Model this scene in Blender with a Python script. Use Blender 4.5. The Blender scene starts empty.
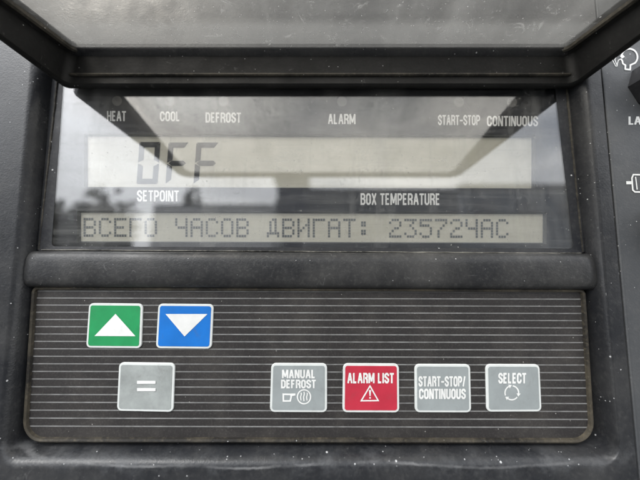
import bpy, bmesh, math, random
from mathutils import Vector
random.seed(7)
R = math.radians
MM = 0.001
scene = bpy.context.scene
col = scene.collection

# ------------------------------------------------------------------ camera
D = 106.0            # mm from the lens to the plane of the display window
FPX = 265.0          # focal length in photograph pixels
PITCH = R(8.0)
cd = bpy.data.cameras.new('camera')
cam = bpy.data.objects.new('camera', cd); col.objects.link(cam)
cam.location = (0, -D * MM, 0)
cam.rotation_euler = (R(90) + PITCH, 0, 0)
cd.sensor_width = 36; cd.lens = FPX / 640 * 36
cd.clip_start = 0.005; cd.clip_end = 3000
cd.dof.use_dof = True; cd.dof.focus_distance = 0.104; cd.dof.aperture_fstop = 4.8
scene.camera = cam

# ------------------------------------------------------------------ world and sun
SUN_EL, SUN_AZ = R(44), R(221)     # azimuth: compass direction the sun stands in, 180 = -Y side
world = bpy.data.worlds.new('World'); scene.world = world
world.use_nodes = True
wn = world.node_tree.nodes; wl = world.node_tree.links
bg = wn['Background']
sky = wn.new('ShaderNodeTexSky'); sky.sky_type = 'NISHITA'; sky.sun_disc = False
sky.sun_elevation = SUN_EL; sky.sun_rotation = SUN_AZ
sky.air_density = 1.0; sky.dust_density = 5.0; sky.ozone_density = 1.0
# a cover of broken bright cloud over the clear sky
tc = wn.new('ShaderNodeTexCoord'); cn = wn.new('ShaderNodeTexNoise'); cn.inputs['Scale'].default_value = 2.6; cn.inputs['Detail'].default_value = 6
cmap = wn.new('ShaderNodeMapping'); cmap.inputs['Scale'].default_value = (1, 1, 2.2); cmap.inputs['Location'].default_value = (.35, .2, .1)
wl.new(tc.outputs['Generated'], cmap.inputs[0]); wl.new(cmap.outputs[0], cn.inputs['Vector'])
cr = wn.new('ShaderNodeValToRGB'); cr.color_ramp.elements[0].position = .30; cr.color_ramp.elements[1].position = .56
cr.color_ramp.elements[0].color = (.6, .6, .6, 1)
wl.new(cn.outputs['Fac'], cr.inputs[0])
tint = wn.new('ShaderNodeValToRGB'); wl.new(cn.outputs['Fac'], tint.inputs[0])
tint.color_ramp.elements[0].position = .32; tint.color_ramp.elements[1].position = .68
tint.color_ramp.elements[0].color = (.52, .55, .60, 1); tint.color_ramp.elements[1].color = (1, 1, 1, 1)
gain = wn.new('ShaderNodeVectorMath'); gain.operation = 'SCALE'; gain.inputs['Scale'].default_value = 19
glow = wn.new('ShaderNodeRGBToBW'); wl.new(sky.outputs[0], glow.inputs[0])
lit = wn.new('ShaderNodeVectorMath'); lit.operation = 'MULTIPLY_ADD'
wl.new(glow.outputs[0], lit.inputs[0]); lit.inputs[1].default_value = (.66, .70, .75)
wl.new(gain.outputs[0], lit.inputs[2]); wl.new(tint.outputs[0], gain.inputs[0])
cm = wn.new('ShaderNodeMix'); cm.data_type = 'RGBA'
wl.new(cr.outputs[0], cm.inputs[0]); wl.new(sky.outputs[0], cm.inputs[6]); wl.new(lit.outputs[0], cm.inputs[7])
wl.new(cm.outputs[2], bg.inputs['Color']); bg.inputs['Strength'].default_value = 0.12
sd = bpy.data.lights.new('sun', 'SUN'); sd.energy = 1.0; sd.angle = R(20); sd.color = (1, .96, .9)
sun = bpy.data.objects.new('sun', sd); col.objects.link(sun)
sdir = Vector((math.sin(SUN_AZ) * math.cos(SUN_EL), math.cos(SUN_AZ) * math.cos(SUN_EL), math.sin(SUN_EL)))
sun.rotation_euler = (-sdir).to_track_quat('-Z', 'Y').to_euler()
sun.location = sdir * 5
scene.view_settings.view_transform = 'Standard'; scene.view_settings.look = 'None'
scene.view_settings.gamma = 1; scene.view_settings.exposure = 0.4
scene.cycles.transparent_max_bounces = 16
scene.cycles.max_bounces = 10

# ------------------------------------------------------------------ geometry helpers (all in millimetres)
CT, ST = math.cos(PITCH), math.sin(PITCH)
def at(px, py, Y=0.0):
    """world point (mm) on the vertical plane Y that stands at this place of the photograph"""
    v = 240.0 - py
    F = FPX * CT - v * ST
    t = (D + Y) / F
    return Vector(((px - 320.0) * t, Y, (FPX * ST + v * CT) * t))

def link(name, bm, mat, parent=None, smooth=False, label=None, loc=None):
    me = bpy.data.meshes.new(name)
    bmesh.ops.scale(bm, vec=(MM, MM, MM), verts=bm.verts)
    bmesh.ops.remove_doubles(bm, verts=bm.verts, dist=1e-7)
    bmesh.ops.recalc_face_normals(bm, faces=bm.faces)
    bm.to_mesh(me); bm.free()
    o = bpy.data.objects.new(name, me); col.objects.link(o)
    me.materials.append(mat)
    if smooth:
        for p in me.polygons: p.use_smooth = True
        try: me.set_sharp_from_angle(angle=R(35))
        except Exception: pass
    if parent: o.parent = parent
    if label: o['label'] = label
    return o

def empty(name, loc, label, cat, group=None):
    o = bpy.data.objects.new(name, None); col.objects.link(o); o.empty_display_size = .02
    o.location = loc; o['label'] = label; o['category'] = cat
    if group: o['group'] = group
    return o

def rrect(c, r, n=6):
    """rounded loop through four 3D corners; r = radius or four radii"""
    if not hasattr(r, '__len__'): r = [r] * 4
    out = []
    for i in range(4):
        p = c[i]; a = (c[i - 1] - p).normalized(); b = (c[(i + 1) % 4] - p).normalized()
        p0 = p + a * r[i]; p2 = p + b * r[i]
        k = p + (a + b) * r[i]          # centre of the arc (corner close to square)
        for j in range(n + 1):
            t = j / n * math.pi / 2
            q = k - b * r[i] * math.cos(t) - a * r[i] * math.sin(t)
            out.append(q)
    return out

def loft(bm, loops, cap0=False, cap1=False, closed=True):
    vs = [[bm.verts.new(p) for p in L] for L in loops]
    n = len(vs[0])
    for a, b in zip(vs, vs[1:]):
        for i in range(n if closed else n - 1):
            j = (i + 1) % n
            bm.faces.new((a[i], a[j], b[j], b[i]))
    if cap0: bm.faces.new(vs[0][::-1])
    if cap1: bm.faces.new(vs[-1])
    return vs

def inset(loop, d, dy=0.0):
    c = sum(loop, Vector()) / len(loop)
    n = len(loop); out = []
    for i, p in enumerate(loop):
        t = (loop[(i + 1) % n] - loop[i - 1]); nn = Vector((t.z, 0, -t.x)).normalized()
        if nn.dot(c - p) < 0: nn = -nn
        out.append(p + nn * d + Vector((0, dy, 0)))
    return out

def pxc(quad, Y): return [at(x, y, Y) for x, y in quad]

def box(bm, x0, x1, y0, y1, z0, z1, b=0.0):
    g = bmesh.ops.create_cube(bm, size=1)
    for v in g['verts']:
        v.co = Vector((x0 + (v.co.x + .5) * (x1 - x0), y0 + (v.co.y + .5) * (y1 - y0), z0 + (v.co.z + .5) * (z1 - z0)))
    if b:
        es = list({e for v in g['verts'] for e in v.link_edges})
        bmesh.ops.bevel(bm, geom=es, offset=b, segments=3, affect='EDGES', profile=.5)

def ribbon(bm, pts, w, Y, close=False, fn=None):
    """flat printed line through photograph points, width w in photograph pixels"""
    P = [Vector((x, y)) for x, y in pts]; n = len(P); L = []; Rr = []
    for i in range(n):
        if close: a = P[i - 1]; b = P[(i + 1) % n]
        else: a = P[max(i - 1, 0)]; b = P[min(i + 1, n - 1)]
        d1 = (P[i] - a); d2 = (b - P[i])
        if d1.length < 1e-6: d1 = d2
        if d2.length < 1e-6: d2 = d1
        d1.normalize(); d2.normalize()
        t = (d1 + d2).normalized(); nn = Vector((-t.y, t.x))
        k = w / 2 / max(.35, nn.dot(Vector((-d1.y, d1.x))))
        pa, pb = P[i] + nn * k, P[i] - nn * k
        if fn: pa, pb = fn(pa), fn(pb)
        L.append(bm.verts.new(at(*pa, Y))); Rr.append(bm.verts.new(at(*pb, Y)))
    for i in range(n if close else n - 1):
        j = (i + 1) % n
        bm.faces.new((L[i], L[j], Rr[j], Rr[i]))

def poly(bm, pts, Y): bm.faces.new([bm.verts.new(at(x, y, Y)) for x, y in pts])

def arc(cx, cy, rx, ry, a0, a1, n=20):
    return [(cx + rx * math.cos(R(a0 + (a1 - a0) * i / n)), cy + ry * math.sin(R(a0 + (a1 - a0) * i / n))) for i in range(n + 1)]

O_ = [(.30,0),(.70,0),(1,.16),(1,.84),(.70,1),(.30,1),(0,.84),(0,.16)]
# strokes of each capital on a unit cell, x to the right, y down; 'c' closes the stroke
GL = {
 'A': (1.15, [[(0,1),(.46,0)],[(.54,0),(1,1)],[(.16,.68),(.84,.68)]]),
 'B': (1, ['c',[(0,0),(.72,0),(.95,.14),(.95,.34),(.72,.47),(1,.62),(1,.86),(.75,1),(0,1)],[(.05,.47),(.72,.47)]]),
 'C': (1, [[(1,.32),(1,.16),(.70,0),(.30,0),(0,.16),(0,.84),(.30,1),(.70,1),(1,.84),(1,.66)]]),
 'D': (1, ['c',[(0,0),(.66,0),(1,.18),(1,.82),(.66,1),(0,1)]]),
 'E': (.86, [[(1,0),(0,0),(0,1),(1,1)],[(.1,.48),(.88,.48)]]),
 'F': (.84, [[(1,0),(0,0),(0,1)],[(.1,.48),(.88,.48)]]),
 'H': (1, [[(0,0),(0,1)],[(1,0),(1,1)],[(.05,.48),(.95,.48)]]),
 'I': (0, [[(.5,0),(.5,1)]]),
 'L': (.80, [[(0,0),(0,1),(1,1)]]),
 'M': (1.45, [[(0,1),(0,0)],[(.04,0),(.5,.9)],[(.96,0),(.5,.9)],[(1,0),(1,1)]]),
 'N': (1.05, [[(0,1),(0,0)],[(.06,0),(.94,1)],[(1,1),(1,0)]]),
 'O': (1, ['c',O_]),
 'P': (.96, [[(0,1),(0,0),(.72,0),(1,.14),(1,.40),(.72,.54),(.1,.54)]]),
 'R': (1, [[(0,1),(0,0),(.72,0),(1,.14),(1,.36),(.72,.50),(.1,.50)],[(.66,.54),(.96,.66),(1,1)]]),
 'S': (.98, [[(1,.28),(1,.15),(.70,0),(.30,0),(0,.15),(0,.32),(1,.66),(1,.85),(.70,1),(.30,1),(0,.85),(0,.70)]]),
 'T': (.90, [[(-.22,0),(1.22,0)],[(.5,.05),(.5,1)]]),
 'U': (1, [[(0,0),(0,.84),(.30,1),(.70,1),(1,.84),(1,0)]]),
 'X': (1.05, [[(0,0),(1,1)],[(1,0),(0,1)]]),
 '-': (.7, [[(-.25,.55),(1.25,.55)]]),
 '/': (.6, [[(0,1),(1,0)]]),
 ' ': (.25, []),
}
def print_text(body, box_px, Y, mat, parent, wt=.17, name='lettering', rise=0.0, gap=.075):
    """condensed bold capitals filling box_px = x0, y0, x1, y1 of the photograph; rise: px the right end sinks"""
    x0, y0, x1, y1 = box_px
    t, W = wt, .40
    tot = sum(GL[c][0] * W + t for c in body) + gap * (len(body) - 1)
    fn = lambda p: (x0 + p.x / tot * (x1 - x0), y0 + p.y * (y1 - y0) + rise * p.x / tot)
    bm = bmesh.new(); x = 0; k = 0
    for c in body:
        w, strokes = GL[c]; w *= W; cl = False
        for s in strokes:
            if s == 'c': cl = True; continue
            P = []
            for i_, (u, v) in enumerate(s):
                Yp = t * .42 + v * (1 - t * .84)
                nb = s[1] if i_ == 0 else s[i_ - 1]
                if not cl and i_ in (0, len(s) - 1) and nb[1] != v:
                    if v == 0: Yp = 0
                    if v == 1: Yp = 1
                P.append((x + t / 2 + u * w, Yp))
            ribbon(bm, P, t * (.9 if len(s) == 2 and s[0][1] == s[1][1] else 1), Y - .012 * (k % 3), close=cl, fn=fn); k += 1; cl = False
        x += w + t + gap
    return link(name, bm, mat, parent)

# ------------------------------------------------------------------ materials
def newmat(name):
    m = bpy.data.materials.new(name); m.use_nodes = True
    nt = m.node_tree; return m, nt, nt.nodes['Principled BSDF'], nt.nodes['Material Output']
def N(nt, t, **kw):
    n = nt.nodes.new(t)
    for k, v in kw.items(): setattr(n, k, v)
    return n
def ramp(nt, src, p0, p1, c0=(0, 0, 0, 1), c1=(1, 1, 1, 1)):
    r = N(nt, 'ShaderNodeValToRGB'); r.color_ramp.elements[0].position = p0; r.color_ramp.elements[1].position = p1
    r.color_ramp.elements[0].color = c0; r.color_ramp.elements[1].color = c1
    nt.links.new(src, r.inputs[0]); return r.outputs[0]
def noise(nt, vec, scale, detail=4, rough=.55, dist=0):
    n = N(nt, 'ShaderNodeTexNoise'); n.inputs['Scale'].default_value = scale; n.inputs['Detail'].default_value = detail
    n.inputs['Roughness'].default_value = rough; n.inputs['Distortion'].default_value = dist
    nt.links.new(vec, n.inputs['Vector']); return n.outputs['Fac']
def mapping(nt, vec, scale=(1, 1, 1), rot=(0, 0, 0), loc=(0, 0, 0)):
    n = N(nt, 'ShaderNodeMapping'); n.inputs['Scale'].default_value = scale; n.inputs['Rotation'].default_value = rot
    n.inputs['Location'].default_value = loc
    nt.links.new(vec, n.inputs['Vector']); return n.outputs[0]
def mixc(nt, fac, a, b):
    n = N(nt, 'ShaderNodeMix', data_type='RGBA')
    for s, i in ((fac, 0), (a, 6), (b, 7)):
        if hasattr(s, 'links') or hasattr(s, 'is_linked'): nt.links.new(s, n.inputs[i])
        elif i == 0: n.inputs[0].default_value = s
        else: n.inputs[i].default_value = (*s, 1)
    return n.outputs[2]
def math_(nt, op, a, b=None, c=None):
    n = N(nt, 'ShaderNodeMath', operation=op)
    for i, s in enumerate((a, b, c)):
        if s is None: continue
        if hasattr(s, 'is_linked'): nt.links.new(s, n.inputs[i])
        else: n.inputs[i].default_value = s
    return n.outputs[0]
def specks(nt, vec, scale, thr, keep):
    """small irregular white dots: voronoi cells, only some of them, each of its own size"""
    v = N(nt, 'ShaderNodeTexVoronoi'); v.inputs['Scale'].default_value = scale; v.inputs['Randomness'].default_value = 1
    nt.links.new(vec, v.inputs['Vector'])
    sep = N(nt, 'ShaderNodeSeparateColor'); nt.links.new(v.outputs['Color'], sep.inputs[0])
    size = math_(nt, 'MULTIPLY', sep.outputs[1], thr)
    near = math_(nt, 'LESS_THAN', v.outputs['Distance'], size)
    k = math_(nt, 'LESS_THAN', sep.outputs[0], keep)
    return math_(nt, 'MULTIPLY', near, k)
def scratches(nt, vec, ang, sx=18, sy=900, lo=.70, hi=.76, seed=0):
    m = mapping(nt, vec, (sx, sy, sx), (0, ang, 0), (seed, seed * .7, seed * .3))
    m = mapping(nt, vec, (sx, 1, sy), (0, ang, 0), (seed, 0, seed * .3))
    return ramp(nt, noise(nt, m, 1, 3, .6), lo, hi)

def dried(nt, g, sc, width, lo, hi, seed=0):
    """thin curling lines: edges of dried drops, hairs, scrapes, only in some places"""
    v = mapping(nt, g, (1, 1, 1), (0, .4 + seed, 0), (seed * 3.7, seed, 1.3 * seed))
    n = noise(nt, v, sc, 3, .5, .8)
    d = math_(nt, 'ABSOLUTE', math_(nt, 'SUBTRACT', n, .5))
    line = ramp(nt, d, width * .4, width, (1, 1, 1, 1), (0, 0, 0, 1))
    return math_(nt, 'MULTIPLY', line, ramp(nt, noise(nt, v, sc * 1.7, 4, .7), lo, hi))

def plastic(name, base=(.03, .031, .033), rough=.45, grain=900, dust=.12, speck=.5, dustcol=(.28, .27, .25), bump=.25, scr=True, lip=None):
    m, nt, p, out = newmat(name)
    g = N(nt, 'ShaderNodeNewGeometry').outputs['Position']
    cl = ramp(nt, noise(nt, g, 38, 6, .65), .42, .75)
    c = mixc(nt, math_(nt, 'MULTIPLY', cl, dust), base, dustcol)
    fine = ramp(nt, noise(nt, g, 700, 3, .7), .5, .8)
    c = mixc(nt, math_(nt, 'MULTIPLY', fine, dust * .8), c, dustcol)
    if scr:
        for i, a in enumerate((.3, -.5, 1.2)):
            s = scratches(nt, g, a, 25, 1100, .73, .79, 3.1 * i)
            c = mixc(nt, math_(nt, 'MULTIPLY', s, .25), c, (.35, .35, .34))
    for i, sc_ in enumerate((60, 150)):
        c = mixc(nt, math_(nt, 'MULTIPLY', dried(nt, g, sc_, .008 + .004 * i, .60, .68, i + 2.1), .16), c, (.32, .32, .31))
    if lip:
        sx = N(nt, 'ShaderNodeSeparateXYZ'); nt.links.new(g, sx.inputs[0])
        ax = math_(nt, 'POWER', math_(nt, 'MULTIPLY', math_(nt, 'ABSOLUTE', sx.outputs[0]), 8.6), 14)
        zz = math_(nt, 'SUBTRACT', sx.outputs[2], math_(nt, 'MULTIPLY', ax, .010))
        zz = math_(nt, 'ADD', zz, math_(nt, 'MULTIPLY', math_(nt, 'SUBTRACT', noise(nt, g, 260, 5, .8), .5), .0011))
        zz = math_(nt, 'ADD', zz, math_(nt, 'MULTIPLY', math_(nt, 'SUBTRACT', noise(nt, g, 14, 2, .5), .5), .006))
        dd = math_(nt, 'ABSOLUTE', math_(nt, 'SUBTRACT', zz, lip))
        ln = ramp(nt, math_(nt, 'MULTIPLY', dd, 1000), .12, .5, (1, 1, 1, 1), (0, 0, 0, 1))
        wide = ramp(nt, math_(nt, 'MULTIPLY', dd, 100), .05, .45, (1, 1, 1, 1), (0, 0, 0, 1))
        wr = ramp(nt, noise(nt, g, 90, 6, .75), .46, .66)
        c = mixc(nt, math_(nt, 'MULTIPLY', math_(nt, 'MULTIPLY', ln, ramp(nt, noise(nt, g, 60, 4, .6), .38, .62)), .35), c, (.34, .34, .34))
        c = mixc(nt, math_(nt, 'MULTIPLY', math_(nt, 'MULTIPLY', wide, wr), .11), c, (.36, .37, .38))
    if speck:
        s1 = specks(nt, g, 420, .17, .22 * speck); s2 = specks(nt, g, 1300, .26, .11 * speck)
        s = math_(nt, 'MAXIMUM', s1, s2)
        c = mixc(nt, math_(nt, 'MULTIPLY', s, .75), c, (.6, .6, .6))
    nt.links.new(c, p.inputs['Base Color']); p.inputs['Specular IOR Level'].default_value = .3
    rr = ramp(nt, noise(nt, g, 90, 5, .6), .3, .7, (rough - .08,) * 3 + (1,), (rough + .14,) * 3 + (1,))
    nt.links.new(rr, p.inputs['Roughness'])
    b = N(nt, 'ShaderNodeBump'); b.inputs['Strength'].default_value = bump; b.inputs['Distance'].default_value = .00015
    v = N(nt, 'ShaderNodeTexVoronoi'); v.inputs['Scale'].default_value = grain; nt.links.new(g, v.inputs['Vector'])
    nt.links.new(math_(nt, 'ADD', v.outputs['Distance'], math_(nt, 'MULTIPLY', noise(nt, g, 160, 5, .6), 2.0)), b.inputs['Height'])
    nt.links.new(b.outputs[0], p.inputs['Normal'])
    return m

M = {}
M['bezel'] = plastic('textured black plastic', (.0175, .0185, .021), .30, 1500, .10, .5, bump=.2, lip=-.0635)
M['bar'] = plastic('worn black plastic', (.020, .0205, .022), .36, 1500, .16, .12)
M['frame'] = plastic('smooth black plastic', (.0045, .0045, .0045), .6, 900, .03, .10)
M['plate'] = plastic('grey black plate plastic', (.055, .058, .062), .50, 1400, .10, .9)
M['knob'] = plastic('black knob plastic', (.02, .02, .022), .35, 900, .06, .05)
M['gasket'] = plastic('dusty rubber', (.02, .019, .017), .7, 900, .4, .3, (.26, .23, .18))
M['rim'] = plastic('dirty keypad rim', (.018, .0165, .0145), .38, 900, .30, .1, (.26, .22, .15))
M['dustline'] = plastic('rubber edge caked with pale dust', (.05, .048, .042), .7, 900, .95, .3, (.5, .48, .42))
M['margin'] = plastic('black window margin', (.014, .015, .018), .5, 900, .10, .15)
M['body'] = plastic('grey painted metal', (.12, .12, .12), .55, 400, .2, .2)

def flat(name, c, rough=.5, var=.12, spec=.5, wear=0):
    m, nt, p, out = newmat(name)
    g = N(nt, 'ShaderNodeNewGeometry').outputs['Position']
    n = ramp(nt, noise(nt, g, 120, 5, .65), .3, .75)
    cc = mixc(nt, n, tuple(x * (1 - var) for x in c), tuple(min(1, x * (1 + var)) for x in c))
    sm = ramp(nt, noise(nt, g, 420, 4, .7), .62, .78)
    cc = mixc(nt, math_(nt, 'MULTIPLY', sm, .16), cc, (.12, .11, .1))
    if wear:
        gr = ramp(nt, noise(nt, g, 170, 7, .75, .8), .56, .70); cc = mixc(nt, math_(nt, 'MULTIPLY', gr, wear), cc, (.10, .095, .085))
        pit = specks(nt, g, 500, .12, .06); cc = mixc(nt, math_(nt, 'MULTIPLY', pit, .7), cc, (.05, .045, .04))
    nt.links.new(cc, p.inputs['Base Color']); p.inputs['Roughness'].default_value = rough
    p.inputs['Specular IOR Level'].default_value = spec
    return m
M['ink'] = flat('white ink', (.72, .72, .70), .5, .1)
M['key_white'] = flat('white key border', (.64, .66, .64), .4, .06, wear=.22)
M['green'] = flat('green key face', (.015, .26, .085), .35, .14, wear=.22)
M['blue'] = flat('blue key face', (.006, .15, .52), .35, .10, wear=.22)
M['red'] = flat('red key face', (.45, .026, .05), .35, .12, wear=.22)
M['grey'] = flat('grey key face', (.275, .30, .30), .35, .10, wear=.22)
M['grey_dome'] = flat('worn grey key face', (.30, .32, .31), .32, .25, wear=.4)
M['icon_grey'] = flat('grey icon ink', (.30, .33, .33), .4, .1)
M['surround'] = flat('black printed surround', (.014, .015, .019), .4, .15, .3)
M['segment'] = flat('lcd segment', (.008, .011, .016), .4, .1, .2)
M['dot'] = flat('lcd dot', (.12, .13, .135), .4, .2, .2)
M['lcd'] = flat('lcd background', (.46, .445, .375), .5, .06, .3)
M['lcd_edge'] = flat('grey screen edge', (.10, .105, .11), .5, .1, .3)
M['indicator'] = flat('unlit indicator lamp', (.11, .105, .10), .35, .2)

# keypad foil: charcoal with printed pale lines, dust
LT, LB = at(320, 291.6, -1).z * MM, at(320, 427.4, -1).z * MM
def foil():
    m, nt, p, out = newmat('charcoal keypad foil with pale printed lines')
    g = N(nt, 'ShaderNodeNewGeometry').outputs['Position']
    s = N(nt, 'ShaderNodeSeparateXYZ'); nt.links.new(g, s.inputs[0])
    pitch = (LT - LB) / 18
    z = math_(nt, 'ADD', s.outputs[2], math_(nt, 'MULTIPLY', s.outputs[0], .0022))
    k = math_(nt, 'FRACT', math_(nt, 'ADD', math_(nt, 'DIVIDE', math_(nt, 'SUBTRACT', z, LB), pitch), 10.5))
    d = math_(nt, 'ABSOLUTE', math_(nt, 'SUBTRACT', k, .5))
    line = ramp(nt, d, .055, .09, (1, 1, 1, 1), (0, 0, 0, 1))
    wear = ramp(nt, noise(nt, g, 260, 4, .7), .25, .6, (.45, .45, .45, 1), (1, 1, 1, 1))
    line = math_(nt, 'MULTIPLY', line, wear)
    line = math_(nt, 'MULTIPLY', line, ramp(nt, noise(nt, g, 30, 4, .6), .3, .62, (.55, .55, .55, 1), (1, 1, 1, 1)))
    inr = math_(nt, 'MULTIPLY', math_(nt, 'GREATER_THAN', s.outputs[2], LB - pitch * .5), math_(nt, 'LESS_THAN', s.outputs[2], LT + pitch * .5))
    line = math_(nt, 'MULTIPLY', line, inr)
    cl = ramp(nt, noise(nt, g, 45, 6, .7), .45, .75)
    c = mixc(nt, math_(nt, 'MULTIPLY', cl, .14), (.026, .024, .0235), (.22, .20, .175))
    fn = ramp(nt, noise(nt, g, 1500, 2, .7), .5, .8)
    c = mixc(nt, math_(nt, 'MULTIPLY', fn, .12), c, (.3, .28, .26))
    for i, a in enumerate((.6, -.9, 1.4)):
        sc = scratches(nt, g, a, 30, 1300, .74, .79, 5.1 * i)
        c = mixc(nt, math_(nt, 'MULTIPLY', sc, .22), c, (.4, .38, .36))
    c = mixc(nt, line, c, (.25, .25, .245))
    sp = specks(nt, g, 600, .16, .05)
    c = mixc(nt, math_(nt, 'MULTIPLY', sp, .6), c, (.5, .48, .45))
    nt.links.new(c, p.inputs['Base Color']); p.inputs['Roughness'].default_value = .42; p.inputs['Specular IOR Level'].default_value = .3
    b = N(nt, 'ShaderNodeBump'); b.inputs['Strength'].default_value = .2; b.inputs['Distance'].default_value = .0001
    nt.links.new(math_(nt, 'ADD', line, math_(nt, 'MULTIPLY', noise(nt, g, 900, 3, .6), .8)), b.inputs['Height'])
    nt.links.new(b.outputs[0], p.inputs['Normal'])
    return m
M['foil'] = foil()

def clear(name, ior, dustlo, dustcol, tint, transl=0.0, edge=None, marks=1.0):
    """clear plastic sheet: see-through, mirror-like by Fresnel, with a film of dust, wipe marks and scratches"""
    m, nt, p, out = newmat(name); nt.nodes.remove(p)
    g = N(nt, 'ShaderNodeNewGeometry').outputs['Position']
    tr = N(nt, 'ShaderNodeBsdfTransparent'); tr.inputs[0].default_value = (*tint, 1)
    gl = N(nt, 'ShaderNodeBsdfGlossy'); gl.inputs['Roughness'].default_value = .03
    fr = N(nt, 'ShaderNodeFresnel'); 
    bf = N(nt, 'ShaderNodeNewGeometry').outputs['Backfacing']     # same reflectance from both sides of the thin sheet
    nt.links.new(math_(nt, 'ADD', math_(nt, 'MULTIPLY', bf, 1 / ior - ior), ior), fr.inputs[0])
    mx = N(nt, 'ShaderNodeMixShader'); nt.links.new(fr.outputs[0], mx.inputs[0]); nt.links.new(tr.outputs[0], mx.inputs[1]); nt.links.new(gl.outputs[0], mx.inputs[2])
    df = N(nt, 'ShaderNodeBsdfDiffuse'); df.inputs[0].default_value = (*dustcol, 1)
    d_out = df.outputs[0]
    if transl:
        tl = N(nt, 'ShaderNodeBsdfTranslucent'); tl.inputs[0].default_value = (*dustcol, 1)
        m2 = N(nt, 'ShaderNodeMixShader'); m2.inputs[0].default_value = transl
        nt.links.new(df.outputs[0], m2.inputs[1]); nt.links.new(tl.outputs[0], m2.inputs[2]); d_out = m2.outputs[0]
    film = ramp(nt, noise(nt, g, 22, 6, .65, .6), .38, .68, (dustlo * .25,) * 3 + (1,), (dustlo * 2.1,) * 3 + (1,))
    blot = ramp(nt, noise(nt, g, 130, 7, .75, 1.2), .56, .66)
    film = math_(nt, 'ADD', film, math_(nt, 'MULTIPLY', blot, dustlo * .7))
    streak = ramp(nt, noise(nt, mapping(nt, g, (60, 4, 9), (0, .15, 0)), 1, 5, .7), .52, .75)
    f = math_(nt, 'ADD', film, math_(nt, 'MULTIPLY', streak, .10 * min(marks, 1.3)))
    wipe = ramp(nt, noise(nt, mapping(nt, g, (8, 4, 240), (0, -.1, 0)), 1, 4, .65), .5, .78)
    f = math_(nt, 'ADD', f, math_(nt, 'MULTIPLY', wipe, .09 * min(marks, 1.3)))
    for i, a in enumerate((.1, 1.35, -.7, .8)):
        vec = g
        s = scratches(nt, vec, a, 22, 1500, .74, .80, 4.3 * i)
        f = math_(nt, 'ADD', f, math_(nt, 'MULTIPLY', s, .18 * marks))
    for i, sc_ in enumerate((38, 75, 160)):
        f = math_(nt, 'ADD', f, math_(nt, 'MULTIPLY', dried(nt, g, sc_, .006 + .004 * i, .56, .64, i + .3), .08 * marks))
    sp = math_(nt, 'MAXIMUM', specks(nt, g, 380, .13, .12), specks(nt, g, 1100, .25, .06))
    f = math_(nt, 'ADD', f, math_(nt, 'MULTIPLY', sp, .35 * marks))
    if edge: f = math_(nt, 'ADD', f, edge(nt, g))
    f = math_(nt, 'MINIMUM', f, .9)
    m3 = N(nt, 'ShaderNodeMixShader'); nt.links.new(f, m3.inputs[0]); nt.links.new(mx.outputs[0], m3.inputs[1]); nt.links.new(d_out, m3.inputs[2])
    nt.links.new(m3.outputs[0], out.inputs['Surface'])
    return m
M['window'] = clear('dusty display window', 1.86, .02, (.5, .5, .48), (1, 1, 1))

# ------------------------------------------------------------------ the controller
root = empty('control_panel', (0, -.006, at(300, 478, -6).z * MM), 'black reefer control panel with raised clear cover, pale display reading OFF and six colour keys', 'control panel')
root_inv = root.location.copy()
PARTS = []
def part(name, bm, mat, parent=None, **kw):
    o = link(name, bm, mat, None, **kw)
    o.parent = parent or root
    if o.parent.type == 'EMPTY': o.location = -o.parent.location     # part meshes are in place already
    return o

# bezel: one moulded frame, opening floor -> wall -> rounded lip -> face -> outer side
FY = -6.0
floor_c = [Vector((at(57, 72, 1.2).x, 1.2, 93)), Vector((at(563, 72, 1.2).x, 1.2, 93)), at(600, 443, 1.2), at(24, 443, 1.2)]
edge_c = [Vector((at(26, 72, FY).x, FY, 97)), Vector((at(592, 72, FY).x, FY, 97)), at(622, 470, FY), at(-6, 470, FY)]
prof = [(0, 3.2, 5), (.01, 1.2, 5), (.06, .2, 5), (.14, -2, 5.4), (.26, -3.6, 6), (.42, -4.7, 6.6), (.62, -5.5, 7.2), (.84, -5.9, 8), (1.0, FY, 8.5)]
loops = []
for s, y, r in prof:
    c = [a.lerp(b, s) for a, b in zip(floor_c, edge_c)]
    for v in c: v.y = y
    loops.append(rrect(c, [3, 3, r, r], 8))
o_top, o_bot = 135.0, -112.0
def seam_x(z, y):   # the seam to the switch plate, a straight edge leaning a little
    a, b = at(601, 60, FY), at(635, 430, FY)
    return a.x + (z - a.z) / (b.z - a.z) * (b.x - a.x)
oc = [Vector((-178, FY, o_top)), Vector((seam_x(o_top, 0), FY, o_top)), Vector((seam_x(o_bot, 0), FY, o_bot)), Vector((-178, FY, o_bot))]
oc_in = [oc[0] + Vector((.6, 0, -.6)), oc[1] + Vector((-.6, 0, -.6)), oc[2] + Vector((-.6, 0, .6)), oc[3] + Vector((.6, 0, .6))]
loops.append(rrect(oc_in, .5, 8))
loops.append(rrect([v + Vector((0, .6, 0)) for v in oc], .5, 8))
loops.append(rrect([v + Vector((0, 30, 0)) for v in oc], .5, 8))
bm = bmesh.new(); loft(bm, loops, cap0=True)
bez = part('bezel', bm, M['bezel'], smooth=True)

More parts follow.
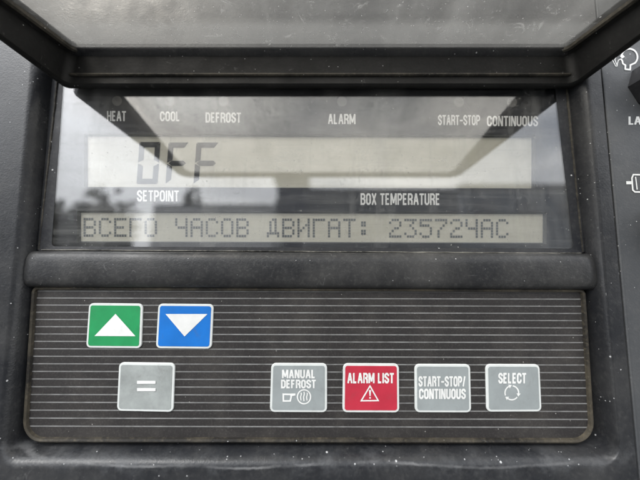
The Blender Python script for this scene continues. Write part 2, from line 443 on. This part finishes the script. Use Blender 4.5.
# display: printed surround with two cut-outs, the screens behind them
SY = 0.75
xs = [48, 85, 535.5, 547, 575]
bm = bmesh.new()
def q(bm, x0, y0, x1, y1, Y, k=0.0):
    # k: downward drift of the right end
    bm.faces.new([bm.verts.new(at(x, y + k * (x - 320) / 500, Y)) for x, y in ((x0, y0), (x1, y0), (x1, y1), (x0, y1))])
LCD1 = (84, 134.5, 535, 188.0); LCD2 = (77, 211.5, 546.5, 243.0)
KS = 1.5
def tr(x, y): # sides of the screens lean with the window
    return x + (x - 320) * (y - 240) * .00055 * 0
q(bm, 40, 70, 590, LCD1[1], SY, KS); q(bm, 40, LCD1[1], LCD1[0], LCD1[3], SY, KS); q(bm, LCD1[2], LCD1[1], 590, LCD1[3], SY, KS)
q(bm, 38, LCD1[3], 590, LCD2[1], SY, KS); q(bm, 38, LCD2[1], LCD2[0], LCD2[3], SY, KS); q(bm, LCD2[2], LCD2[1], 590, LCD2[3], SY, KS)
q(bm, 36, LCD2[3], 592, 256, SY, KS)
disp = part('display_surround', bm, M['surround'])
LY = 2.0     # the screens sit a little behind the printed surround
def screen(name, r, label):
    bm = bmesh.new()
    a, b = at(r[0] - 7, r[1] - 7, LY), at(r[2] + 7, r[3] + 7, LY)
    box(bm, a.x, b.x, LY, LY + .6, b.z, a.z)
    o = part(name, bm, M['lcd'], label=label)
    qd = [(r[0], r[1] + KS * (r[0] - 320) / 500), (r[2], r[1] + KS * (r[2] - 320) / 500), (r[2], r[3] + KS * (r[2] - 320) / 500), (r[0], r[3] + KS * (r[0] - 320) / 500)]
    c = pxc(qd, SY)
    bm = bmesh.new()
    L = rrect(c, .3, 2); ring2 = inset(L, 0, LY - SY - .04); ring3 = inset(L, .55, LY - SY - .05)
    loft(bm, [L, ring2, ring3])
    part('screen_edge', bm, M['lcd_edge'], o, smooth=False)
    return o
scr1 = screen('lcd_screen', LCD1, 'upper screen with seven-segment digits')
scr2 = screen('lcd_screen', LCD2, 'lower screen with a line of dot characters')

# seven-segment digits O F F
def digit(x0, y0, x1, y1, segs, sh=3.0):
    bm = bmesh.new(); w = 5.3; ym = (y0 + y1) / 2; g = .5
    def S(x, y): return (x + sh * (y1 - y) / (y1 - y0), y)
    def hseg(y, t):
        e = w * .75
        if t == 'm': pts = [(x0 + g + 1, y), (x0 + e + g, y - w / 2), (x1 - e - g, y - w / 2), (x1 - g - 1, y), (x1 - e - g, y + w / 2), (x0 + e + g, y + w / 2)]
        elif t == 't': pts = [(x0 + g, y), (x1 - g, y), (x1 - e - g, y + w), (x0 + e + g, y + w)]
        else: pts = [(x0 + e + g, y - w), (x1 - e - g, y - w), (x1 - g, y), (x0 + g, y)]
        poly(bm, [S(*p) for p in pts], LY - .09)
    def vseg(x, ya, yb, side, top):
        s = 1 if side == 'l' else -1; e = w * .75
        if top: pts = [(x, ya + g), (x + s * w, ya + e + g), (x + s * w, yb - w / 2 - g), (x, yb - g)]
        else: pts = [(x, ya + g), (x + s * w, ya + w / 2 + g), (x + s * w, yb - e - g), (x, yb - g)]
        poly(bm, [S(*p) for p in pts], LY - .09)
    for s in segs:
        if s == 'a': hseg(y0, 't')
        if s == 'g': hseg(ym, 'm')
        if s == 'd': hseg(y1, 'b')
        if s == 'f': vseg(x0, y0, ym, 'l', True)
        if s == 'b': vseg(x1, y0, ym, 'r', True)
        if s == 'e': vseg(x0, ym, y1, 'l', False)
        if s == 'c': vseg(x1, ym, y1, 'r', False)
    part('digit', bm, M['segment'], scr1)
digit(136.5, 142, 157.5, 184, 'abcdef')
digit(165.5, 142.5, 186, 184, 'aefg')
digit(193.5, 142.5, 216, 184, 'aefg')

# dot characters of the lower screen
G = {
 'В': ['11110','10001','10001','11110','10001','10001','11110'],
 'С': ['01110','10001','10000','10000','10000','10001','01110'],
 'Е': ['11111','10000','10000','11110','10000','10000','11111'],
 'Г': ['11111','10000','10000','10000','10000','10000','10000'],
 'О': ['01110','10001','10001','10001','10001','10001','01110'],
 'Ч': ['10001','10001','10001','01111','00001','00001','00001'],
 'А': ['01110','10001','10001','11111','10001','10001','10001'],
 'Д': ['00110','01010','01010','01010','01010','11111','10001'],
 'И': ['10001','10001','10011','10101','11001','10001','10001'],
 'Т': ['11111','00100','00100','00100','00100','00100','00100'],
 ':': ['00000','01100','01100','00000','01100','01100','00000'],
 '2': ['01110','10001','00001','00110','01000','10000','11111'],
 '3': ['11111','00010','00100','00010','00001','10001','01110'],
 '5': ['11111','10000','11110','00001','00001','10001','01110'],
 '7': ['11111','00001','00010','00100','01000','01000','01000'],
}
text = 'ВСЕГО ЧАСОВ ДВИГАТ: 23572ЧАС'
cx0, pit = 83.5, 15.28
for i, ch in enumerate(text):
    if ch == ' ': continue
    bm = bmesh.new(); X = cx0 + i * pit
    for r_, row in enumerate(G[ch]):
        for c_, b_ in enumerate(row):
            if b_ == '1':
                x = X + c_ * 2.55; y = 218.6 + r_ * 2.75 + KS * (X - 320) / 500
                poly(bm, [(x, y), (x + 2.1, y), (x + 2.1, y + 2.35), (x, y + 2.35)], LY - .09)
    part('character', bm, M['dot'], scr2)

# lettering of the surround, indicator lamps
TY = .66
for t, b in (('HEAT', (107, 111, 126, 121)), ('COOL', (160, 111.5, 180, 121)), ('DEFROST', (205.5, 112.5, 241, 122.5)),
             ('ALARM', (328, 114, 355.5, 124)), ('START-STOP', (438, 115, 480, 125)), ('CONTINUOUS', (487, 116, 538, 126)),
             ('SETPOINT', (137, 190.3, 179, 201.3)), ('BOX TEMPERATURE', (360.5, 193.3, 440, 204.8))):
    print_text(t, b, TY, M['ink'], disp, rise=.15)
for x in (117, 170, 223.5, 342, 459, 512):
    bm = bmesh.new(); bm.faces.new([bm.verts.new(at(*p, TY)) for p in arc(x, 101.5 + (x - 320) * .003, 5, 5, 0, 345, 23)])
    part('indicator_lamp', bm, M['indicator'], disp)

# window over the display and its rubber edges
bm = bmesh.new()
def pane_loop(dy):    # the window leans back very slightly
    c = pxc([(55, 70), (562, 70)], -1.4) + pxc([(579, 252.5), (44, 250.5)], -1.4)
    for i, v in enumerate(c): v.y = dy + (0 if i < 2 else -.35)
    return rrect(c, 1.2, 4)
loft(bm, [pane_loop(0), pane_loop(.3)], True, True)
part('display_window', bm, M['window'], label='dusty clear window over both screens')
bm = bmesh.new()
def lean(L, a, b): return [Vector((v.x, a + (b - a) * (L[0].z - v.z) / 76, v.z)) for v in L]
mo = lean(rrect(pxc([(53, 68), (568, 68), (584, 252.8), (38, 250.8)], -.3), 1.0, 4), -.25, -.65); mi = lean(rrect(pxc([(63.5, 72), (553.5, 72), (573, 248.5), (52, 246.5)], -.2), 1.5, 4), -.07, -.42)
loft(bm, [[v + Vector((0, .28, 0)) for v in mo], mo, mi, [v + Vector((0, .05, 0)) for v in mi]])
part('window_margin', bm, M['margin'], smooth=False)
def strip(name, a, b, w, Ya, Yb, mat, wob=.25):
    bm = bmesh.new(); n = 60; L = []
    for i in range(n + 1):
        t = i / n; p = (a[0] + (b[0] - a[0]) * t, a[1] + (b[1] - a[1]) * t)
        c = at(p[0], p[1], Ya); d = (at(*b, Ya) - at(*a, Ya)).normalized(); nn = Vector((d.z, 0, -d.x))
        ww = w * (1 + random.uniform(-wob, wob)); off = random.uniform(-wob, wob) * .3 * w
        L.append([c + nn * (off - ww / 2) + Vector((0, Yb - Ya, 0)), c + nn * (off - ww * .3), c + nn * (off + ww * .3), c + nn * (off + ww / 2) + Vector((0, Yb - Ya, 0))])
    loft(bm, L, closed=False)
    return part(name, bm, mat, smooth=True)
strip('gasket', (57, 76), (38.5, 249), .9, -.7, .6, M['gasket'])
strip('gasket', (566, 76), (583, 252), .9, -.7, .6, M['gasket'])
strip('gasket', (41, 249.6), (582, 253.1), .42, -1.0, .2, M['dustline'], .5)

# bar between display and keypad
bm = bmesh.new(); L = []
nseg = 90
for i in range(nseg + 1):
    t = i / nseg; px = 25.5 + (596 - 25.5) * t
    top = at(px, 251.0 + 2.6 * t, 0); bot = at(px, 287.5 + 2.6 * t, 0)
    flare = 1; e_ = min(1, min(t, 1 - t) * nseg / 3.0); sink = .3 + .7 * (1 - (1 - e_) ** 2)
    hz = (top.z - bot.z) / 2; mz = (top.z + bot.z) / 2
    ring = []
    for k in range(15):
        a = math.pi * k / 14
        cz = math.copysign(abs(math.cos(a)) ** .62, math.cos(a)); cy = math.sin(a) ** .55
        ring.append(Vector((top.x, 1.0 - 5.3 * cy * sink, mz + hz * cz * (1 + .12 * (flare - 1)))))
    L.append(ring)
loft(bm, L, closed=False)
part('cross_bar', bm, M['bar'], smooth=True)

# keypad foil and the rim round it
kc = [(36, 288.5), (581.5, 291), (590.5, 439.5), (26.5, 438.5)]
bm = bmesh.new()
base = rrect(pxc(kc, -.6), [1.5, 1.5, 6.5, 6.5], 10)
loft(bm, [inset(base, 0, 4.2), base], cap1=True)
part('keypad', bm, M['foil'], label='charcoal keypad foil with fine pale horizontal lines')
bm = bmesh.new()
loft(bm, [inset(base, .55, .05), inset(base, .35, -.9), inset(base, -.35, -1.15), inset(base, -1.1, -.5), inset(base, -1.3, 4)])
part('keypad_rim', bm, M['rim'], smooth=True)

# keys
KY = -.6
def key(quad, face, label, dome=False):
    c = pxc(quad, KY - .05); L = rrect(c, 1.7, 6)
    bm = bmesh.new(); loft(bm, [inset(L, 0, .1), inset(L, 0, -.35), inset(L, .18, -.5)], cap1=True)
    k = part('key', bm, M['key_white'], label=label, smooth=True)
    Lf = inset(rrect(pxc(quad, KY - .05), 1.7, 6), .82)
    bm = bmesh.new()
    lo = [inset(Lf, 0, -.45), inset(Lf, 0, -.62)] + [inset([p.lerp(sum(Lf, Vector()) / len(Lf), f) for p in Lf], 0, -.62 - h) for f, h in ((.1, .03), (.3, .1), (.55, .19), (.8, .25))]
    if not dome: lo = lo[:2]
    loft(bm, lo, cap1=True)
    part('key_face', bm, face, k, smooth=dome)
    return k
PY = KY - .05 - .62 - .1
k = key([(90, 303), (143.5, 303.5), (142, 348), (87, 347.5)], M['green'], 'green key with a white arrow pointing up')
bm = bmesh.new(); poly(bm, [(94.5, 336), (115.5, 313.8), (135.5, 336.2)], PY); part('arrow', bm, M['ink'], k)
k = key([(159, 303.5), (214, 304), (212, 348.5), (156.5, 348)], M['blue'], 'blue key with a white arrow pointing down')
bm = bmesh.new(); poly(bm, [(165.5, 314), (207.5, 314), (184.5, 336.5)], PY); part('arrow', bm, M['ink'], k)
k = key([(120, 362), (175.5, 362.7), (173.8, 411.5), (117.7, 410.3)], M['grey_dome'], 'grey key with a white equals sign', dome=True)
bm = bmesh.new()
for y in (382.3, 389.6): poly(bm, [(137, y - 1.6), (155.5, y - 1.5), (155.5, y + 1.5), (137, y + 1.6)], PY - .3)
part('equals_sign', bm, M['ink'], k)
k = key([(271.5, 362.8), (327, 363), (327, 411.8), (270, 411.5)], M['grey'], 'grey key printed MANUAL DEFROST')
print_text('MANUAL', (282, 369.8, 315.5, 378.2), PY, M['ink'], k, wt=.20, gap=.055)
print_text('DEFROST', (281, 379.8, 316, 388.2), PY, M['ink'], k, wt=.20, gap=.055)
bm = bmesh.new()
ribbon(bm, [(283.3, 394.2), (290.8, 394.4), (291.2, 396.8), (290.2, 400.9), (283.4, 401)], 1.6, PY, close=True)
poly(bm, [(290.8, 393.5), (295.4, 393.4), (295.4, 395.4), (291.6, 396.2)], PY - .06)
part('hand_symbol', bm, M['ink'], k)
bm = bmesh.new()
ribbon(bm, arc(304, 396.8, 6.6, 7, 0, 345, 23), 1.2, PY, close=True)
for dx in (-3, 0, 3):
    ribbon(bm, [(304 + dx, 391.8 + abs(dx) * .3), (304 + dx + .4, 394), (304 + dx - .4, 397), (304 + dx, 401 - abs(dx) * .2)], 1.1, PY - .04)
part('heater_symbol', bm, M['ink'], k)
k = key([(343, 363), (398.5, 363.3), (399, 412), (342.3, 411.8)], M['red'], 'red key printed ALARM LIST')
print_text('ALARM LIST', (347.3, 373, 394, 383.2), PY, M['ink'], k, wt=.20, gap=.055)
bm = bmesh.new(); ribbon(bm, [(370, 386), (378.2, 400.6), (361.2, 400.8)], 1.25, PY, close=True)
poly(bm, [(369, 390), (371, 390), (370.6, 396), (369.5, 396)], PY); poly(bm, [(369.3, 397.1), (370.8, 397.1), (370.8, 398.6), (369.3, 398.6)], PY)
part('warning_triangle', bm, M['ink'], k)
k = key([(414.3, 363.7), (469.5, 363.9), (470.6, 412), (414.6, 411.8)], M['grey'], 'grey key printed START-STOP/ CONTINUOUS')
print_text('START-STOP/', (418.5, 376.3, 465.5, 386.5), PY, M['ink'], k, wt=.20, gap=.055)
print_text('CONTINUOUS', (419, 388.8, 465.8, 399), PY, M['ink'], k, wt=.20, gap=.055)
k = key([(485, 363.8), (538.6, 364), (540.7, 411), (486, 411.3)], M['grey'], 'grey key printed SELECT above a ring of arrows')
print_text('SELECT', (498.3, 373, 526.3, 383.4), PY, M['ink'], k, wt=.20, gap=.055)
bm = bmesh.new()
for a in (150, 270, 30):
    pts = arc(511.8, 392.8, 6.8, 7, a + 8, a + 95, 9); ribbon(bm, pts, 1.3, PY)
    ex, ey = pts[-1]; d = R(a + 95); tx, ty = -math.sin(d), math.cos(d); nx, ny = math.cos(d), math.sin(d)
    poly(bm, [(ex + nx * 2.1, ey + ny * 2.1), (ex + tx * 3.2, ey + ty * 3.2), (ex - nx * 2.1, ey - ny * 2.1)], PY - .04)
part('cycle_symbol', bm, M['ink'], k)

# raised cover: frame with clear pane, hinged over the display
E = R(.6); HZ = 80.6; HY = 0.0
def lid(x, v, w, k=0.0):     # k = 1: at the level of the pane, which sinks from a deep hinge flange to a shallow front one
    w = w + k * (17.0 - 15.6 * v / 101.0)
    x *= 1 + .028 * max(0.0, v) / 101.0
    return Vector((x, HY - v * math.cos(E) + w * math.sin(E), HZ + v * math.sin(E) + w * math.cos(E)))
LX, IX, LV = 110.4, 107.4, 101.0     # half widths at the hinge; the cover widens a little forward
outer = lambda d, w, k=0: rrect([lid(-LX + d, 1 + d, w, k), lid(LX - d, 1 + d, w, k), lid(LX - d, LV - d, w, k), lid(-LX + d, LV - d, w, k)], [2, 2, 6, 6], 8)
inner = lambda d, w, k=0: rrect([lid(-IX - d, 4 - d, w, k), lid(IX + d, 4 - d, w, k), lid(IX + d, LV - 1.2 + d, w, k), lid(-IX - d, LV - 1.2 + d, w, k)], [3, 3, 5, 5], 8)
rim_ = lambda d, w, k=0: rrect([lid(-IX + d, 4 + d * .4, w, k), lid(IX - d, 4 + d * .4, w, k), lid(IX - d, LV - 1.2 - d * .15, w, k), lid(-IX + d, LV - 1.2 - d * .15, w, k)], [3, 3, 5, 5], 8)
bm = bmesh.new()
lo = [rim_(3, -.2, 1), rim_(2.8, -1.0, 1), rim_(1.2, -1.4, 1), rim_(.4, -2.2, 1), inner(0, .8), inner(.5, .2), inner(1.0, 0), outer(1.2, 0), outer(.4, .4), outer(0, 1.4), outer(0, 1.2, 1), outer(1.0, 2.2, 1), rim_(3, 2.2, 1), rim_(3, -.2, 1)]
loft(bm, lo)
cov = part('cover_frame', bm, M['frame'], smooth=True, label='raised black cover frame')
def edge_band(nt, g):  # paler, less clear band along the hinge side of the pane
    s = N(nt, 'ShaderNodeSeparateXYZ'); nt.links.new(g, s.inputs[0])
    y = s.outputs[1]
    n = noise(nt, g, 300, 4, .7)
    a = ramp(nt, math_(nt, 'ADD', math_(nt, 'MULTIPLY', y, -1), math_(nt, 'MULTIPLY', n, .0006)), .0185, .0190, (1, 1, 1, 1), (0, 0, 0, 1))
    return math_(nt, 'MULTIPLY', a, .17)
M['pane'] = clear('dirty clear cover pane', 1.5, .08, (.42, .42, .41), (.92, .90, .86), transl=.55, edge=edge_band, marks=4.2)
bm = bmesh.new()
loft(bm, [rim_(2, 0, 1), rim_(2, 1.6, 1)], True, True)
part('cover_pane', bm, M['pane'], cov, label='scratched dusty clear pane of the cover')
# dusty ridge on the hinge flange and the seal round the pane
bm = bmesh.new(); box(bm, -106.3, 106.3, -5.0, -3.6, 84.7, 85.6, .3)
part('hinge_ridge', bm, M['gasket'], cov, smooth=True)
bm = bmesh.new(); loft(bm, [rim_(1.5, -1.45, 1), rim_(2.2, -1.8, 1), rim_(3.0, -1.3, 1), rim_(3.1, -.1, 1)])
part('pane_seal', bm, M['gasket'], cov, smooth=True)

# ------------------------------------------------------------------ switch panel to the right
sw = empty('switch_panel', (.13, -.006, -.1), 'grey black switch panel at the right edge with black knobs and white symbols', 'switch panel')
GAP = .55
def plate(name, z0, z1):
    c = [Vector((seam_x(z1, 0) + GAP, FY, z1)), Vector((185, FY, z1)), Vector((185, FY, z0)), Vector((seam_x(z0, 0) + GAP, FY, z0))]
    ins = [c[0] + Vector((.4, 0, -.4)), c[1] + Vector((-.4, 0, -.4)), c[2] + Vector((-.4, 0, .4)), c[3] + Vector((.4, 0, .4))]
    bm = bmesh.new()
    loft(bm, [[v + Vector((0, 30, 0)) for v in c], [v + Vector((0, .45, 0)) for v in c], [v + Vector((0, .1, 0)) for v in ins], [v + (Vector((.3, 0, -.3)) if i == 0 else Vector((.3, 0, .3)) if i == 3 else Vector((-.3, 0, -.3)) if i == 1 else Vector((-.3, 0, .3))) for i, v in enumerate(ins)]], True, True)
    return part(name, bm, M['plate'], sw, smooth=True)
zs = at(630, 38, FY).z
pl = plate('face_plate', o_bot, zs - .3); plate('upper_plate', zs + .3, o_top)
def knob(px, py, h, r, rot, label):
    c = at(px, py, FY)
    bm = bmesh.new()
    def ring(rad, y, n=8):
        return [Vector((c.x + rad * math.cos(R(rot) + 2 * math.pi * i / n), FY - y, c.z + rad * math.sin(R(rot) + 2 * math.pi * i / n))) for i in range(n)]
    loft(bm, [ring(r, -.2), ring(r, h * .15), ring(r * .97, h * .85), ring(r * .90, h), ring(r * .6, h), ring(r * .55, h - .8)], False, True)
    k = part('knob', bm, M['knob'], sw, label=label)
    bm = bmesh.new(); box(bm, c.x - r * .12, c.x + r * .12, FY - h - 2.4, FY - h + 1, c.z - r * .8, c.z + r * .8, .4)
    part('grip', bm, M['knob'], k)
knob(653, 87, 7, 10.5, 0, 'upper octagonal knob cut by the right edge')
knob(668, 228, 7, 10.5, 0, 'lower octagonal knob')
WY = FY - .12
bm = bmesh.new()
ribbon(bm, [(625.2, 69.6), (625.5, 65.2), (622.9, 63.6), (622.2, 60.4), (620.6, 58.6)], 1.5, WY)
ribbon(bm, [(620.6, 57.2)] + arc(629.5, 57, 8, 8.2, 200, 408, 26) + [(630.5, 65), (630.2, 69.6), (625, 69.2)], 1.6, WY - .05)
poly(bm, [(620.3, 56), (623, 54.8), (624.8, 56.8), (622, 58.6)], WY - .1)
part('head_symbol', bm, M['ink'], pl)
bm = bmesh.new()
ribbon(bm, [(611, 52.5), (613.5, 57), (612.2, 59.5), (616, 66.5)], .7, WY); ribbon(bm, [(613.6, 52.5), (616, 57.5), (614.8, 59.5), (617.3, 66)], .7, WY - .03)
ribbon(bm, [(616.8, 66.5), (618.2, 60.5), (620.2, 59)], .7, WY - .06)
part('sound_symbol', bm, M['ink'], pl)
print_text('LA', (628.5, 116.5, 641.5, 124.6), WY, M['ink'], pl, wt=.18, gap=-.02)
bm = bmesh.new()
poly(bm, [(626.2, 181.2), (632.4, 181.2), (632.6, 184.3), (626.4, 184.3)], WY)
ribbon(bm, [(646, 174.9), (633.4, 174.6), (631.9, 178), (632.8, 190), (635, 191.9), (647, 192.2)], 1.5, WY - .05)
ribbon(bm, [(635.6, 176.8), (637.2, 189.6)], 1.1, WY)
part('motor_symbol', bm, M['ink'], pl)

# ------------------------------------------------------------------ setting
m, nt, p, out = newmat('gravel yard')
g = N(nt, 'ShaderNodeNewGeometry').outputs['Position']
c = mixc(nt, ramp(nt, noise(nt, g, 2.2, 8, .7), .35, .7), (.07, .07, .068), (.12, .118, .11))
nt.links.new(c, p.inputs['Base Color']); p.inputs['Roughness'].default_value = .9
bm = bmesh.new(); s = 900000
bm.faces.new([bm.verts.new(v) for v in ((-s, -s, -1500), (s, -s, -1500), (s, s, -1500), (-s, s, -1500))])
gr = link('ground', bm, m); gr['kind'] = 'structure'

# ------------------------------------------------------------------ the yard behind the camera, seen mirrored in the display window
def yard_mat(name, c, rough=.6, var=.15, sc=1.5):
    m, nt, p, out = newmat(name)
    g = N(nt, 'ShaderNodeNewGeometry').outputs['Position']
    cc = mixc(nt, noise(nt, g, sc, 6, .7), tuple(x * (1 - var) for x in c), tuple(x * (1 + var) for x in c))
    nt.links.new(cc, p.inputs['Base Color']); p.inputs['Roughness'].default_value = rough
    return m
Yw = yard_mat('pale trailer skin', (.55, .56, .57)); Yd = yard_mat('dark cab paint', (.03, .04, .06), .3)
Yg = yard_mat('grey cladding', (.09, .10, .11)); Yb = yard_mat('blue grey cladding', (.08, .10, .13)); Yt = yard_mat('tyre rubber', (.02, .02, .02), .9)
Yf = yard_mat('dark foliage', (.035, .05, .03), .9); Yk = yard_mat('bark', (.10, .08, .06), .9)
def mirrored(px, dist):
    """x position that shows at this column of the photograph when mirrored in the display, dist in metres in front of it"""
    return (px - 320) / 262.0 * (dist * 1000 + D)
def ypart(name, boxes, mat, parent, b=30):
    bm = bmesh.new()
    for x in boxes: box(bm, *x, b)
    o = link(name, bm, mat); o.parent = parent; o.location = -parent.location; return o
GZ = -1500
def trailer(px0, px1, dist, top, skin, label):
    x0, x1 = mirrored(px0, dist), mirrored(px1, dist); y1 = -dist * 1000; y0 = y1 - 2500; zt = GZ + top * 1000
    t = empty('trailer', ((x0 + x1) / 2000, (y0 + y1) / 2000, GZ / 1000), label, 'trailer')
    ypart('body', [(x0, x1, y0, y1, GZ + 1150, zt)], skin, t)
    ypart('roof_rail', [(x0 + 20, x1 - 20, y0 - 20, y1 + 20, zt + 5, zt + 90)], Yg, t, 10)
    ypart('side_guard', [(x0 + 900, x1 - 900, y1 - 60, y1 - 10, GZ + 500, GZ + 1000)], Yg, t, 10)
    for k in (0, 1, 2):
        bm = bmesh.new(); cx = x1 - 1500 - k * 1300
        loft(bm, [[Vector((cx + rr * math.cos(a * math.pi / 12), y1 - 350 * u, GZ + 500 + rr * math.sin(a * math.pi / 12))) for a in range(24)] for u, rr in ((0, 440), (0, 490), (1, 490), (1, 440))], True, True)
        w = link('wheel', bm, Yt); w.parent = t; w.location = -t.location
def block(px0, px1, dist, top, skin, label, n):
    x0, x1 = mirrored(px0, dist), mirrored(px1, dist); y1 = -dist * 1000; y0 = y1 - 12000; zt = GZ + top * 1000
    t = empty('building', ((x0 + x1) / 2000, (y0 + y1) / 2000, GZ / 1000), label, 'building')
    ypart('wall', [(x0, x1, y0, y1, GZ + 5, zt)], skin, t, 20)
    ypart('roof', [(x0 - 200, x1 + 200, y0 - 200, y1 + 200, zt + 10, zt + 400)], Yd, t, 20)
    for k in range(n):
        cx = x0 + (k + .5) * (x1 - x0) / n
        ypart('window', [(cx - 900, cx + 900, y1 - 50, y1 + 40, zt - 2600, zt - 1100)], Yd, t, 10)
def tree(px, dist, h, r, label):
    x = mirrored(px, dist); y = -dist * 1000
    t = empty('tree', (x / 1000, y / 1000, GZ / 1000), label, 'tree', 'trees mirrored in the display window')
    bm = bmesh.new()
    loft(bm, [[Vector((x + q_ * math.cos(a * math.pi / 5) + z * 60, y + q_ * math.sin(a * math.pi / 5), GZ + z * 1000)) for a in range(10)] for z, q_ in ((0, 220), (h * .4, 150), (h * .85, 50))], True, True)
    o = link('trunk', bm, Yk); o.parent = t; o.location = -t.location
    bm = bmesh.new()
    for i in range(1500):
        a = random.uniform(0, 2 * math.pi); u = random.uniform(-1, 1); q_ = random.random() ** .5 * (1 + .25 * math.sin(a * 3 + u * 4))
        c = Vector((x + 1000 * r * q_ * math.cos(a) * math.sqrt(1 - u * u), y + 1000 * r * q_ * math.sin(a) * math.sqrt(1 - u * u), GZ + 1000 * (h * .62 + h * .38 * u * q_)))
        d1 = Vector([random.gauss(0, 1) for _ in range(3)]).normalized() * 190; d2 = d1.orthogonal().normalized() * 130
        bm.faces.new([bm.verts.new(c + k) for k in (d1, d2, -d1, -d2)])
    o = link('crown', bm, Yf); o.parent = t; o.location = -t.location
trailer(150, 272, 9, 4.05, Yw, 'low pale trailer mirrored faintly left of the middle of the window')
trailer(306, 462, 9.3, 4.75, Yg, 'long grey trailer mirrored behind the words BOX TEMPERATURE')
block(276, 305, 14, 6.9, Yd, 'dark narrow block mirrored left of the words BOX TEMPERATURE', 1)
block(466, 640, 22, 9.3, Yb, 'blue grey hall mirrored at the right end of the window', 4)
tree(104, 10, 4.7, 1.1, 'dark bushy tree mirrored at the left end of the window')
tree(188, 11.5, 5.3, .5, 'small dark tree mirrored just right of the word SETPOINT')
tree(60, 10, 4.3, .9, 'low dark tree mirrored at the lower left corner of the window')
